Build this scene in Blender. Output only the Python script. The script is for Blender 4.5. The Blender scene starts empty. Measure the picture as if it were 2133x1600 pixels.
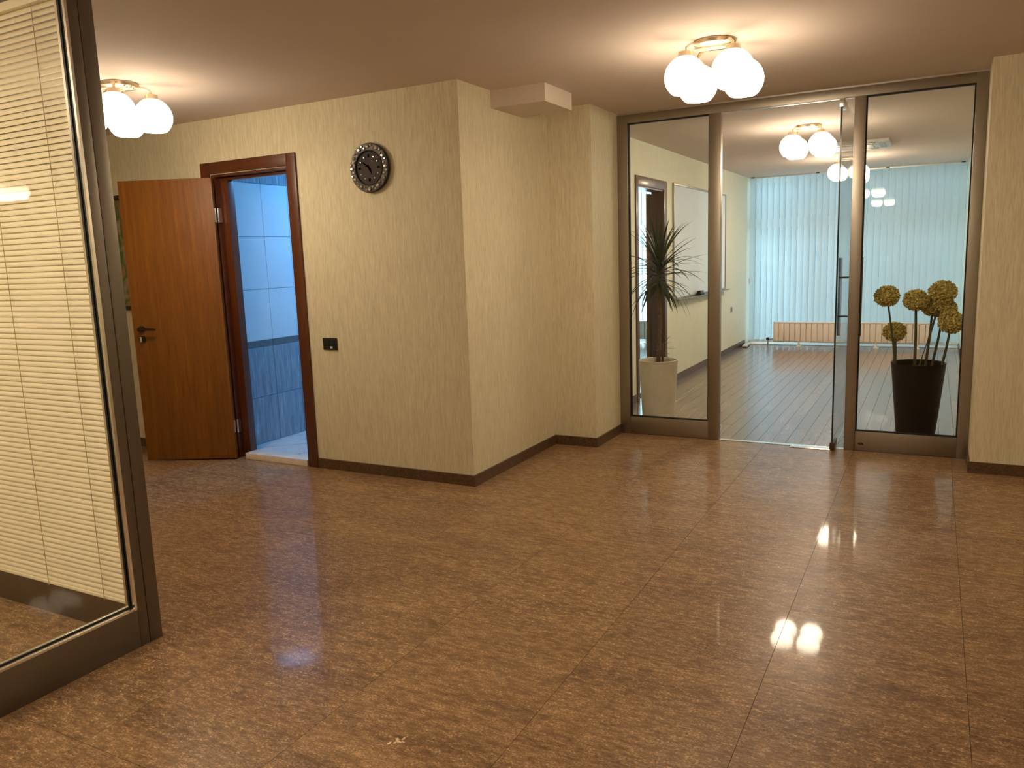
import bpy, bmesh, math, random
from mathutils import Vector, Matrix
random.seed(7)
S = bpy.context.scene
COL = S.collection
PI = math.pi

# ------------------------------------------------------------------ camera
cam_d = bpy.data.cameras.new('camera'); cam = bpy.data.objects.new('camera', cam_d); COL.objects.link(cam)
cam_d.sensor_width = 36.0; cam_d.lens = 1638.17 / 2133 * 36.0; cam_d.clip_start = 0.05; cam_d.clip_end = 200
cr = Vector((0.88264618, 0.46873668, -0.0349521)); cu = Vector((-0.04393627, 0.15631052, 0.98673027)); cw = Vector((-0.46798005, 0.86939804, -0.15856143))
m = Matrix(((cr.x, cu.x, -cw.x, 0.0), (cr.y, cu.y, -cw.y, 0.0), (cr.z, cu.z, -cw.z, 1.425), (0, 0, 0, 1)))
cam.matrix_world = m
S.camera = cam

# ------------------------------------------------------------------ world, daylight, exposure
SKY = (0.50, 0.79, 1.0)
wd = bpy.data.worlds.new('sky'); S.world = wd; wd.use_nodes = True
bg = wd.node_tree.nodes['Background']; bg.inputs[0].default_value = (*SKY, 1); bg.inputs[1].default_value = 0.5
def daylight(name, loc, sx, sz, power):
    l = bpy.data.lights.new(name, 'AREA'); l.shape = 'RECTANGLE'; l.size = sx; l.size_y = sz
    l.energy = power; l.color = SKY
    o = bpy.data.objects.new(name, l); o.location = loc; o.rotation_euler = (-PI/2, 0, 0); COL.objects.link(o)
daylight('daylight_meeting_room', (-1.06, 13.1, 1.35), 3.2, 2.6, 31)
daylight('daylight_side_room', (-4.1, 13.1, 1.35), 2.6, 2.6, 320)
GLOBE_STRENGTH = 30.0
S.view_settings.view_transform = 'Standard'; S.view_settings.look = 'None'
S.view_settings.gamma = 1.0; S.view_settings.use_curve_mapping = False
S.view_settings.exposure = 0.12

# ------------------------------------------------------------------ dimensions (metres)
H = 2.469
XA, YA, YB, XD, YE, XF, YG = -2.52, 4.133, 5.357, -2.181, 5.876, 0.247, 5.533
XW, YFAR = -2.499, 12.32
YWIN = 12.46
XP, YP = -2.623, 1.885

# ------------------------------------------------------------------ material helpers
MATS = {}
def new_mat(name):
    mt = bpy.data.materials.new(name); mt.use_nodes = True; MATS[name] = mt
    nt = mt.node_tree
    return mt, nt, nt.nodes['Principled BSDF']
def simple(name, col, rough=0.5, metal=0.0, spec=0.5, coat=0.0, bump=None, vary=0.06, scale=30.0):
    """plain procedural material: base colour broken up by a faint noise"""
    mt, nt, p = new_mat(name)
    tc = nt.nodes.new('ShaderNodeTexCoord'); n = nt.nodes.new('ShaderNodeTexNoise')
    n.inputs['Scale'].default_value = scale; n.inputs['Detail'].default_value = 3
    nt.links.new(tc.outputs['Object'], n.inputs['Vector'])
    r = nt.nodes.new('ShaderNodeValToRGB')
    r.color_ramp.elements[0].position = 0.3; r.color_ramp.elements[1].position = 0.7
    r.color_ramp.elements[0].color = (*[c*(1-vary) for c in col], 1); r.color_ramp.elements[1].color = (*[min(1, c*(1+vary)) for c in col], 1)
    nt.links.new(n.outputs[0], r.inputs[0]); nt.links.new(r.outputs[0], p.inputs['Base Color'])
    p.inputs['Roughness'].default_value = rough; p.inputs['Metallic'].default_value = metal
    p.inputs['Specular IOR Level'].default_value = spec
    p.inputs['Coat Weight'].default_value = coat; p.inputs['Coat Roughness'].default_value = 0.05
    if bump:
        b = nt.nodes.new('ShaderNodeBump'); b.inputs['Strength'].default_value = bump; b.inputs['Distance'].default_value = 0.002
        nt.links.new(n.outputs[0], b.inputs['Height']); nt.links.new(b.outputs[0], p.inputs['Normal'])
    return mt
def scaled_noise(nt, vec_out, sc, scale=1.0, detail=3.0, rough=0.55):
    mp = nt.nodes.new('ShaderNodeMapping'); mp.inputs['Scale'].default_value = sc
    nt.links.new(vec_out, mp.inputs['Vector'])
    n = nt.nodes.new('ShaderNodeTexNoise'); n.inputs['Scale'].default_value = scale
    n.inputs['Detail'].default_value = detail; n.inputs['Roughness'].default_value = rough
    nt.links.new(mp.outputs[0], n.inputs['Vector'])
    return n.outputs[0]
def ramp(nt, fac, stops):
    r = nt.nodes.new('ShaderNodeValToRGB'); e = r.color_ramp.elements
    e[0].position = stops[0][0]; e[0].color = (*stops[0][1], 1)
    e[1].position = stops[-1][0]; e[1].color = (*stops[-1][1], 1)
    for pos, c in stops[1:-1]:
        x = e.new(pos); x.color = (*c, 1)
    nt.links.new(fac, r.inputs[0]); return r.outputs[0]
def mixc(nt, fac, a, b, mode='MIX'):
    n = nt.nodes.new('ShaderNodeMix'); n.data_type = 'RGBA'; n.blend_type = mode
    if isinstance(fac, (int, float)): n.inputs[0].default_value = fac
    else: nt.links.new(fac, n.inputs[0])
    for i, v in ((6, a), (7, b)):
        if isinstance(v, tuple): n.inputs[i].default_value = (*v, 1)
        else: nt.links.new(v, n.inputs[i])
    return n.outputs[2]
def rand_coord(nt):
    """object coordinates shifted per object so that alike pieces differ"""
    tc = nt.nodes.new('ShaderNodeTexCoord'); oi = nt.nodes.new('ShaderNodeObjectInfo')
    mu = nt.nodes.new('ShaderNodeMath'); mu.operation = 'MULTIPLY'; mu.inputs[1].default_value = 37.0
    nt.links.new(oi.outputs['Random'], mu.inputs[0])
    ad = nt.nodes.new('ShaderNodeVectorMath'); ad.operation = 'ADD'
    nt.links.new(tc.outputs['Object'], ad.inputs[0]); nt.links.new(mu.outputs[0], ad.inputs[1])
    return ad.outputs[0], oi.outputs['Random']

def wallpaper(name, c0, c1, c2):
    mt, nt, p = new_mat(name)
    tc = nt.nodes.new('ShaderNodeTexCoord'); v = tc.outputs['Object']
    a = scaled_noise(nt, v, (170, 170, 12), 1.0, 3)
    b = scaled_noise(nt, v, (46, 46, 4), 1.0, 2)
    col = ramp(nt, a, [(0.30, c0), (0.5, c1), (0.70, c2)])
    col2 = ramp(nt, b, [(0.3, (0.92, 0.92, 0.92)), (0.7, (1.0, 1.0, 1.0))])
    nt.links.new(mixc(nt, 1.0, col, col2, 'MULTIPLY'), p.inputs['Base Color'])
    p.inputs['Roughness'].default_value = 0.62; p.inputs['Specular IOR Level'].default_value = 0.3
    bu = nt.nodes.new('ShaderNodeBump'); bu.inputs['Strength'].default_value = 0.35; bu.inputs['Distance'].default_value = 0.003
    nt.links.new(a, bu.inputs['Height']); nt.links.new(bu.outputs[0], p.inputs['Normal'])
    return mt
WP = wallpaper('wallpaper_cream', (0.66, 0.59, 0.415), (0.75, 0.685, 0.485), (0.82, 0.76, 0.555))
PAINT = wallpaper('wallpaper_pale_green', (0.82, 0.82, 0.66), (0.86, 0.86, 0.70), (0.89, 0.89, 0.74))
CEIL = simple('ceiling_paint', (0.70, 0.60, 0.53), 0.85, vary=0.02, scale=3, spec=0.2)
BASE = simple('baseboard_stone', (0.105, 0.058, 0.030), 0.35, vary=0.35, scale=60)

def stone(name):
    mt, nt, p = new_mat(name)
    v, rnd = rand_coord(nt)
    big = scaled_noise(nt, v, (1.6, 7.0, 5), 1.0, 5, 0.6)
    mid = scaled_noise(nt, v, (20, 56, 20), 1.0, 5, 0.7)
    fine = scaled_noise(nt, v, (130, 210, 130), 1.0, 2, 0.6)
    c = ramp(nt, big, [(0.25, (0.196, 0.115, 0.064)), (0.5, (0.278, 0.165, 0.086)), (0.75, (0.350, 0.217, 0.112))])
    c2 = ramp(nt, mid, [(0.30, (0.60, 0.57, 0.52)), (0.52, (1.0, 1.0, 1.0)), (0.72, (1.5, 1.46, 1.36))])
    c = mixc(nt, 1.0, c, c2, 'MULTIPLY')
    fl = ramp(nt, fine, [(0.52, (0, 0, 0)), (0.66, (1, 1, 1))])
    mk = ramp(nt, mid, [(0.42, (0, 0, 0)), (0.66, (1, 1, 1))])
    fk = mixc(nt, 1.0, fl, mk, 'MULTIPLY')
    c = mixc(nt, fk, c, (0.74, 0.54, 0.31))
    dk = ramp(nt, fine, [(0.30, (0.55, 0.52, 0.50)), (0.44, (1, 1, 1))])
    c = mixc(nt, 1.0, c, dk, 'MULTIPLY')
    nt.links.new(c, p.inputs['Base Color'])
    p.inputs['Roughness'].default_value = 0.34; p.inputs['Specular IOR Level'].default_value = 0.18
    p.inputs['Coat Weight'].default_value = 0.27; p.inputs['Coat Roughness'].default_value = 0.045; p.inputs['Coat IOR'].default_value = 1.5
    return mt
STONE = stone('polished_brown_stone')
GROUT = simple('dark_grout', (0.10, 0.064, 0.042), 0.8)
STAINM = simple('dried_pale_stain', (0.78, 0.60, 0.42), 0.6)

def wood(name, dark, light, along='Z', rough=0.3, coat=0.3, per_object=False):
    mt, nt, p = new_mat(name)
    if per_object: v, rnd = rand_coord(nt)
    else: v = nt.nodes.new('ShaderNodeTexCoord').outputs['Object']
    sc = {'Z': (38, 38, 1.6), 'Y': (30, 1.2, 30), 'X': (1.6, 38, 38)}[along]
    a = scaled_noise(nt, v, sc, 1.0, 4, 0.6)
    b = scaled_noise(nt, v, tuple(s*4 for s in sc), 1.0, 2, 0.5)
    c = ramp(nt, a, [(0.3, dark), (0.72, light)])
    d = ramp(nt, b, [(0.3, (0.85, 0.85, 0.85)), (0.7, (1.05, 1.05, 1.05))])
    c = mixc(nt, 1.0, c, d, 'MULTIPLY')
    if per_object:
        t = ramp(nt, rnd, [(0.0, (0.74, 0.74, 0.74)), (1.0, (1.12, 1.12, 1.12))])
        c = mixc(nt, 1.0, c, t, 'MULTIPLY')
    nt.links.new(c, p.inputs['Base Color'])
    p.inputs['Roughness'].default_value = rough; p.inputs['Coat Weight'].default_value = coat; p.inputs['Coat Roughness'].default_value = 0.12
    return mt
DOORW = wood('cherry_veneer', (0.180, 0.058, 0.004), (0.262, 0.094, 0.007), 'Z', 0.5, 0.03)
FRAMEW = wood('reddish_casing_wood', (0.085, 0.022, 0.006), (0.135, 0.036, 0.010), 'Z', 0.35, 0.2)
FRAMEWX = wood('reddish_casing_wood_across', (0.085, 0.022, 0.006), (0.135, 0.036, 0.010), 'X', 0.35, 0.2)
PLANK = wood('laminate_plank', (0.20, 0.118, 0.072), (0.34, 0.215, 0.14), 'Y', 0.26, 0.35, True)

def metal(name, col, rough, along=None):
    mt, nt, p = new_mat(name)
    v = nt.nodes.new('ShaderNodeTexCoord').outputs['Object']
    n = scaled_noise(nt, v, (160, 160, 160), 1.0, 2)
    c = ramp(nt, n, [(0.3, tuple(x*0.94 for x in col)), (0.7, col)])
    nt.links.new(c, p.inputs['Base Color'])
    p.inputs['Metallic'].default_value = 1.0; p.inputs['Roughness'].default_value = rough
    return mt
ALU = metal('anodised_aluminium', (0.38, 0.34, 0.285), 0.38)
ALUD = metal('shaded_aluminium', (0.21, 0.185, 0.15), 0.40)  # partition aluminium darkened in colour, standing in for weaker light on the cubicle
ALUL = metal('bright_aluminium', (0.82, 0.80, 0.76), 0.25)
CHROME = metal('chrome', (0.86, 0.86, 0.88), 0.12)
BRONZE = metal('dark_bronze', (0.10, 0.07, 0.05), 0.35)
LAMPM = metal('satin_gold_lamp_metal', (0.80, 0.68, 0.50), 0.30)
RUBBER = simple('black_rubber', (0.008, 0.008, 0.009), 0.6)
BLACKP = simple('black_plastic', (0.012, 0.011, 0.011), 0.35)
SLATM = simple('cream_blind_slat', (0.86, 0.78, 0.58), 0.42, spec=0.4, vary=0.03, scale=8)
CORDM = simple('blind_cord', (0.42, 0.33, 0.18), 0.8)
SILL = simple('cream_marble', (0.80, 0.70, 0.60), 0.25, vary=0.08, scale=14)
WHITEP = simple('white_plastic', (0.80, 0.80, 0.78), 0.4)
RADM = simple('radiator_enamel', (0.90, 0.80, 0.72), 0.35, vary=0.02)
POTW = simple('cream_ceramic', (0.84, 0.78, 0.66), 0.5, vary=0.05, scale=20)
POTB = simple('black_lacquer_pot', (0.0025, 0.002, 0.002), 0.45, spec=0.10, vary=0.0)
SOIL = simple('potting_soil', (0.035, 0.022, 0.014), 0.95, bump=1.0, vary=0.5, scale=90)
TRUNK = simple('dracaena_trunk', (0.16, 0.10, 0.055), 0.85, bump=0.8, vary=0.35, scale=60)
LEAFM = simple('dracaena_leaf', (0.020, 0.034, 0.010), 0.42, vary=0.35, scale=12)
STEMM = simple('allium_stem', (0.055, 0.058, 0.016), 0.6, vary=0.25, scale=20)
BLOOMM = simple('allium_bloom', (0.58, 0.46, 0.14), 0.8, vary=0.5, scale=45)
TDARK = None
def tile_mat(name, c0, c1, sc, rough, white_streak=None):
    mt, nt, p = new_mat(name)
    v, rnd = rand_coord(nt)
    a = scaled_noise(nt, v, sc, 1.0, 4, 0.6)
    stops = [(0.32, c0), (0.62, c1)]
    if white_streak: stops.append((0.78, white_streak))
    nt.links.new(ramp(nt, a, stops), p.inputs['Base Color'])
    p.inputs['Roughness'].default_value = rough; p.inputs['Specular IOR Level'].default_value = 0.5
    return mt
TDARK = tile_mat('streaked_grey_tile', (0.19, 0.23, 0.29), (0.33, 0.39, 0.48), (20, 60, 5), 0.22, (0.60, 0.68, 0.78))
TBORD = tile_mat('grey_border_tile', (0.12, 0.13, 0.15), (0.16, 0.17, 0.19), (20, 40, 5), 0.25)
TWHITE = tile_mat('glossy_white_tile', (0.70, 0.78, 0.86), (0.74, 0.82, 0.90), (3, 3, 3), 0.14)
TFLOOR = tile_mat('pale_floor_tile', (0.50, 0.53, 0.58), (0.62, 0.66, 0.70), (6, 40, 6), 0.28)
TGROUT = simple('pale_grout', (0.66, 0.70, 0.74), 0.8)
WBOARD = simple('whiteboard_enamel', (0.88, 0.90, 0.90), 0.16, vary=0.01, spec=0.6)
CLOCKM = simple('clock_dark_brown', (0.016, 0.010, 0.008), 0.42, vary=0.2, coat=0.05)
CLOCKF = simple('clock_face_charcoal', (0.062, 0.053, 0.048), 0.6, spec=0.15, vary=0.05)
BOXM = simple('painted_box', (0.72, 0.63, 0.54), 0.8, vary=0.02)
HANDM = simple('matt_black_hand', (0.003, 0.002, 0.002), 0.8, spec=0.03)
CONC = simple('concrete', (0.35, 0.33, 0.31), 0.9)

def glass_mat(name, tint, ior=1.5):
    mt = bpy.data.materials.new(name); mt.use_nodes = True; nt = mt.node_tree; nt.nodes.clear()
    out = nt.nodes.new('ShaderNodeOutputMaterial'); mx = nt.nodes.new('ShaderNodeMixShader')
    # Schlick reflectance, the same from both sides of the pane: F = F0 + (1 - F0) * (1 - cos)^5
    lw = nt.nodes.new('ShaderNodeLayerWeight'); lw.inputs['Blend'].default_value = 0.5
    pw = nt.nodes.new('ShaderNodeMath'); pw.operation = 'POWER'; pw.inputs[1].default_value = 5.0
    fr = nt.nodes.new('ShaderNodeMath'); fr.operation = 'MULTIPLY_ADD'; f0 = ((ior - 1)/(ior + 1))**2
    fr.inputs[1].default_value = 1 - f0; fr.inputs[2].default_value = f0
    nt.links.new(lw.outputs['Facing'], pw.inputs[0]); nt.links.new(pw.outputs[0], fr.inputs[0])
    tr = nt.nodes.new('ShaderNodeBsdfTransparent'); tr.inputs[0].default_value = (*tint, 1)
    gl = nt.nodes.new('ShaderNodeBsdfGlossy'); gl.inputs['Roughness'].default_value = 0.0
    nt.links.new(fr.outputs[0], mx.inputs[0]); nt.links.new(tr.outputs[0], mx.inputs[1]); nt.links.new(gl.outputs[0], mx.inputs[2])
    nt.links.new(mx.outputs[0], out.inputs[0]); return mt
GLASS = glass_mat('partition_glass', (0.965, 0.98, 0.97), 1.38)
GLASSE = simple('glass_edge', (0.012, 0.022, 0.018), 0.15)

def emit(name, col, strength):
    mt = bpy.data.materials.new(name); mt.use_nodes = True; nt = mt.node_tree; nt.nodes.clear()
    out = nt.nodes.new('ShaderNodeOutputMaterial'); e = nt.nodes.new('ShaderNodeEmission')
    e.inputs[0].default_value = (*col, 1); e.inputs[1].default_value = strength
    nt.links.new(e.outputs[0], out.inputs[0]); return mt
GLOBE = emit('lit_opal_globe', (1.0, 0.80, 0.56), GLOBE_STRENGTH)
GLOBE2 = emit('lit_opal_globe_strong', (1.0, 0.82, 0.60), GLOBE_STRENGTH*1.25)
def globe_falloff(GLOBE, GLOBE_STRENGTH):
    # the bulb hangs low in the opal glass: the shoulder under the metal cup glows less than the open foot
    nt = GLOBE.node_tree; e = [n for n in nt.nodes if n.type == 'EMISSION'][0]
    tc = nt.nodes.new('ShaderNodeTexCoord'); sp = nt.nodes.new('ShaderNodeSeparateXYZ')
    mr = nt.nodes.new('ShaderNodeMapRange')
    nt.links.new(tc.outputs['Generated'], sp.inputs[0]); nt.links.new(sp.outputs[2], mr.inputs[0])
    for i, v in ((1, 0.15), (2, 0.80), (3, GLOBE_STRENGTH*1.2), (4, GLOBE_STRENGTH*0.07)): mr.inputs[i].default_value = v
    nt.links.new(mr.outputs[0], e.inputs[1])
globe_falloff(GLOBE, GLOBE_STRENGTH); globe_falloff(GLOBE2, GLOBE_STRENGTH*1.25)
LED = emit('cool_led_disc', (0.13, 0.47, 1.0), 100.0)

def fabric(name, col):
    mt = bpy.data.materials.new(name); mt.use_nodes = True; nt = mt.node_tree; nt.nodes.clear()
    out = nt.nodes.new('ShaderNodeOutputMaterial'); mx = nt.nodes.new('ShaderNodeMixShader'); mx.inputs[0].default_value = 0.5
    d = nt.nodes.new('ShaderNodeBsdfDiffuse'); t = nt.nodes.new('ShaderNodeBsdfTranslucent')
    tc = nt.nodes.new('ShaderNodeTexCoord')
    n = scaled_noise(nt, tc.outputs['Object'], (90, 90, 6), 1.0, 2)
    c = ramp(nt, n, [(0.3, tuple(x*0.93 for x in col)), (0.7, col)])
    nt.links.new(c, d.inputs[0]); nt.links.new(c, t.inputs[0])
    nt.links.new(d.outputs[0], mx.inputs[1]); nt.links.new(t.outputs[0], mx.inputs[2]); nt.links.new(mx.outputs[0], out.inputs[0]); return mt
FABRIC = fabric('vertical_blind_fabric', (0.72, 0.80, 0.80))
def crystal():
    mt, nt, p = new_mat('clear_crystal')
    p.inputs['Base Color'].default_value = (0.9, 0.88, 0.84, 1); p.inputs['Roughness'].default_value = 0.08
    p.inputs['Metallic'].default_value = 0.9
    return mt
CRYSTAL = crystal()

# ------------------------------------------------------------------ mesh helpers
def bx(bm, x0, x1, y0, y1, z0, z1, bev=0.0):
    vs = [bm.verts.new((x, y, z)) for z in (z0, z1) for y in (y0, y1) for x in (x0, x1)]
    fs = [bm.faces.new([vs[i] for i in q]) for q in ((0, 2, 3, 1), (4, 5, 7, 6), (0, 1, 5, 4), (2, 6, 7, 3), (0, 4, 6, 2), (1, 3, 7, 5))]
    if bev > 0:
        ed = list({e for f in fs for e in f.edges})
        bmesh.ops.bevel(bm, geom=ed, offset=bev, segments=2, profile=0.6, affect='EDGES')
    return vs
def lathe(bm, prof, n=24, cx=0, cy=0, cap0=True, cap1=True):
    rings = []
    for r, z in prof:
        rings.append([bm.verts.new((cx + r*math.cos(2*PI*i/n), cy + r*math.sin(2*PI*i/n), z)) for i in range(n)])
    for a, b in zip(rings, rings[1:]):
        for i in range(n):
            bm.faces.new((a[i], a[(i+1) % n], b[(i+1) % n], b[i]))
    if cap0: bm.faces.new(list(reversed(rings[0])))
    if cap1: bm.faces.new(rings[-1])
def tube(bm, pts, rad, n=10):
    pts = [Vector(p) for p in pts]; rads = rad if isinstance(rad, (list, tuple)) else [rad]*len(pts)
    rings = []
    up = Vector((0, 0, 1))
    for i, p in enumerate(pts):
        t = (pts[min(i+1, len(pts)-1)] - pts[max(i-1, 0)]).normalized()
        ref = up if abs(t.z) < 0.95 else Vector((1, 0, 0))
        a = t.cross(ref).normalized(); b = a.cross(t).normalized()
        rings.append([bm.verts.new(p + (a*math.cos(2*PI*k/n) + b*math.sin(2*PI*k/n))*rads[i]) for k in range(n)])
    for r0, r1 in zip(rings, rings[1:]):
        for k in range(n):
            bm.faces.new((r0[k], r0[(k+1) % n], r1[(k+1) % n], r1[k]))
    bm.faces.new(list(reversed(rings[0]))); bm.faces.new(rings[-1])
def mesh_of(bm, name, mat, smooth=False, angle=35):
    bmesh.ops.recalc_face_normals(bm, faces=bm.faces)
    me = bpy.data.meshes.new(name); bm.to_mesh(me); bm.free()
    me.materials.append(mat)
    if smooth:
        me.shade_smooth(); me.set_sharp_from_angle(angle=math.radians(angle))
    return me
def link(name, me, parent=None, loc=(0, 0, 0), rot=(0, 0, 0)):
    o = bpy.data.objects.new(name, me); COL.objects.link(o); o.location = loc; o.rotation_euler = rot
    if parent: o.parent = parent
    return o
def obj(name, bm, mat, parent=None, smooth=False, loc=(0, 0, 0), rot=(0, 0, 0), angle=35):
    return link(name, mesh_of(bm, name, mat, smooth, angle), parent, loc, rot)
def box(name, b, mat, parent=None, bev=0.0, label=None):
    """box part: mesh centred on its own origin so that textures and pivots are local"""
    x0, x1, y0, y1, z0, z1 = b
    bm = bmesh.new(); cx, cy, cz = (x0+x1)/2, (y0+y1)/2, (z0+z1)/2
    bx(bm, x0-cx, x1-cx, y0-cy, y1-cy, z0-cz, z1-cz, bev)
    o = obj(name, bm, mat, parent, smooth=bev > 0, loc=(cx, cy, cz))
    if parent is not None and parent.type == 'EMPTY' and not getattr(parent, 'parent', None):
        o.location = Vector((cx, cy, cz)) - ORG.get(parent.name, Vector())
    if label: o['label'] = label
    return o
ORG = {}
def thing(name, label, cat, loc=(0, 0, 0), rotz=0.0, group=None, kind=None):
    o = bpy.data.objects.new(name, None); COL.objects.link(o); o.empty_display_size = 0.1
    o.location = loc; o.rotation_euler = (0, 0, rotz); o['label'] = label; o['category'] = cat
    if rotz == 0.0: ORG[o.name] = Vector(loc)
    if group: o['group'] = group
    if kind: o['kind'] = kind
    return o
def tag(o, label, cat, group=None, kind=None):
    o['label'] = label; o['category'] = cat
    if group: o['group'] = group
    if kind: o['kind'] = kind
    return o
def copy_tree(o, parent=None):
    c = o.copy(); COL.objects.link(c); c.parent = parent
    for ch in list(o.children): copy_tree(ch, c)
    return c
def bboxes(name, boxes, mat, label, cat='wall', kind='structure'):
    bm = bmesh.new()
    for b in boxes: bx(bm, *b)
    return tag(obj(name, bm, mat), label, cat, kind=kind)

# ================================================================== THE SETTING
# ---- hall floor: slab and individual 60 x 60 tiles
fl = bboxes('floor', [(-7.2, 4.7, -9.0, YE - 0.001, -0.10, -0.004)], GROUT, 'polished brown stone tile floor of the hall', 'floor')
TP, GAP, TX0, TY0 = 0.6, 0.0015, -0.449, 1.911
def tile_mesh(w, d, name='tile'):
    bm = bmesh.new(); bx(bm, -w/2, w/2, -d/2, d/2, -0.008, 0.0)
    return mesh_of(bm, name, STONE)
full = tile_mesh(TP - GAP, TP - GAP)
tcache = {}
def place_tile(x0, x1, y0, y1):
    w, d = round(x1-x0-GAP, 4), round(y1-y0-GAP, 4)
    if w < 0.02 or d < 0.02: return
    key = (w, d)
    if key not in tcache: tcache[key] = full if key == (round(TP-GAP, 4), round(TP-GAP, 4)) else tile_mesh(w, d)
    link('tile', tcache[key], fl, ((x0+x1)/2, (y0+y1)/2, 0))
for i in range(-11, 4):
    for j in range(-3, 7):
        x0, y0 = TX0 + i*TP, TY0 + j*TP
        x1, y1 = x0 + TP, y0 + TP
        if x1 < XP and y0 > 4.05: continue
        if x0 >= 1.9: continue
        if x1 < XA and y1 > YA + 0.05: y1 = YA + 0.05
        if y1 > YE - 0.002: y1 = YE - 0.002
        if y1 - y0 < 0.03: continue
        place_tile(x0, x1, y0, y1)
# tiles beyond the camera's surroundings, one joined part
bm = bmesh.new()
for i in range(-11, 9):
    for j in range(-18, 7):
        if -11 <= i < 4 and -3 <= j < 7: continue
        x0, y0 = TX0 + i*TP, TY0 + j*TP
        if x0 > 4.6: continue
        y1 = min(y0 + TP, YE - 0.002)
        if x0 < -5.0 and y0 > 4.0: continue
        bx(bm, x0 + GAP/2, x0 + TP - GAP/2, y0 + GAP/2, y1 - GAP/2, -0.008, 0.0)
o = obj('more_tiles', bm, STONE, fl); o['kind'] = 'stuff'
# small pale dried stain on the tiles in the foreground
bm = bmesh.new()
def blob(cx, cy, rx, ry, seed):
    rr = random.Random(seed); n = 18
    ph = [rr.uniform(0.55, 1.2) for _ in range(n)]
    lo = [bm.verts.new((cx + rx*ph[k]*math.cos(2*PI*k/n), cy + ry*ph[k]*math.sin(2*PI*k/n), 0.0)) for k in range(n)]
    hi = [bm.verts.new((cx + 0.9*(v.co.x-cx), cy + 0.9*(v.co.y-cy), 0.0006)) for v in lo]
    bm.faces.new(hi)
    for k in range(n): bm.faces.new((lo[k], lo[(k+1) % n], hi[(k+1) % n], hi[k]))
for k, (dx, dy, rx, ry) in enumerate([(0, 0, .011, .005), (.006, .018, .004, .010), (-.010, .008, .007, .006), (-.020, -.018, .005, .010), (.015, .004, .008, .003), (-.006, -.010, .004, .006)]):
    blob(dx, dy, rx, ry, k)
tag(obj('dried_stain', bm, STAINM, loc=(-1.362, 1.729, 0.0003)), 'small pale dried splash on the brown floor near bottom of photo', 'stain')

# ---- ceiling
bboxes('ceiling', [(-7.2, 4.7, -9.0, YWIN + 0.07, H, H + 0.15)], CEIL, 'smooth painted ceiling over the hall and rooms', 'ceiling')

# ---- hall walls
DX0, DX1, DZ = -4.625, -3.885, 2.085           # toilet doorway
bboxes('wall_back', [(-7.0, DX0, YA, YA + 0.10, 0, H), (DX1, XA, YA, YA + 0.10, 0, H), (DX0, DX1, YA, YA + 0.10, DZ, H)], WP, 'cream striped wallpaper wall with the clock and toilet doorway')
bboxes('wall_side', [(XA - 0.10, XA, YA + 0.10, YE + 0.06, 0, H)], WP, 'cream wallpaper side wall running back from the corner')
bboxes('wall_column', [(XA, XD, YB, YE + 0.06, 0, H)], WP, 'narrow wallpapered pillar beside the glass partition')
bboxes('wall_right', [(XF, 4.6, YG, YE + 0.06, 0, H)], WP, 'cream wallpaper wall at right edge of photo')
bboxes('wall_hall_end', [(4.6, 4.7, -9.0, YE + 0.06, 0, H)], WP, 'wallpapered end wall of the hall, right of view')
bboxes('wall_behind', [(-7.2, 4.7, -9.1, -9.0, 0, H)], WP, 'wallpapered wall behind the viewer')
bboxes('wall_left', [(-7.1, -7.0, 1.8, YA + 0.1, 0, H), (-7.0, -5.6, 1.80, 1.90, 0, H)], WP, 'wallpapered wall at the left end of the corridor')
bboxes('wall_cubicle', [(-5.7, -5.6, -2.4, 1.90, 0, H), (-5.6, XP, -2.5, -2.4, 0, H), (XP - 0.1, XP, -9.0, -2.5, 0, H)], WP, 'cream walls around the glazed cubicle at left')
# ---- baseboards
BH, BT = 0.070, 0.012
bboxes('baseboard_back', [(-7.0, -4.711, YA - BT, YA, 0, BH), (-3.802, XA + BT, YA - BT, YA, 0, BH)], BASE, 'dark brown stone skirting under the clock wall', 'baseboard')
bboxes('baseboard_side', [(XA, XA + BT, YA, YB - BT, 0, BH)], BASE, 'dark brown stone skirting along the side wall', 'baseboard')
bboxes('baseboard_column', [(XA, XD + BT, YB - BT, YB, 0, BH), (XD, XD + BT, YB, YE - 0.002, 0, BH)], BASE, 'dark brown stone skirting around the pillar', 'baseboard')
bboxes('baseboard_right', [(XF - BT, 4.6, YG - BT, YG, 0, BH), (XF - BT, XF, YG, YE - 0.002, 0, BH)], BASE, 'dark brown stone skirting under the right wall', 'baseboard')

# ---- ceiling box
bm = bmesh.new(); bx(bm, XA, -2.140, 4.529, 4.935, 2.361, H, 0.0)
tag(obj('trim_1', bm, BOXM), 'small painted box casing where side wall meets ceiling', 'ceiling box', kind='structure')

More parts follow.
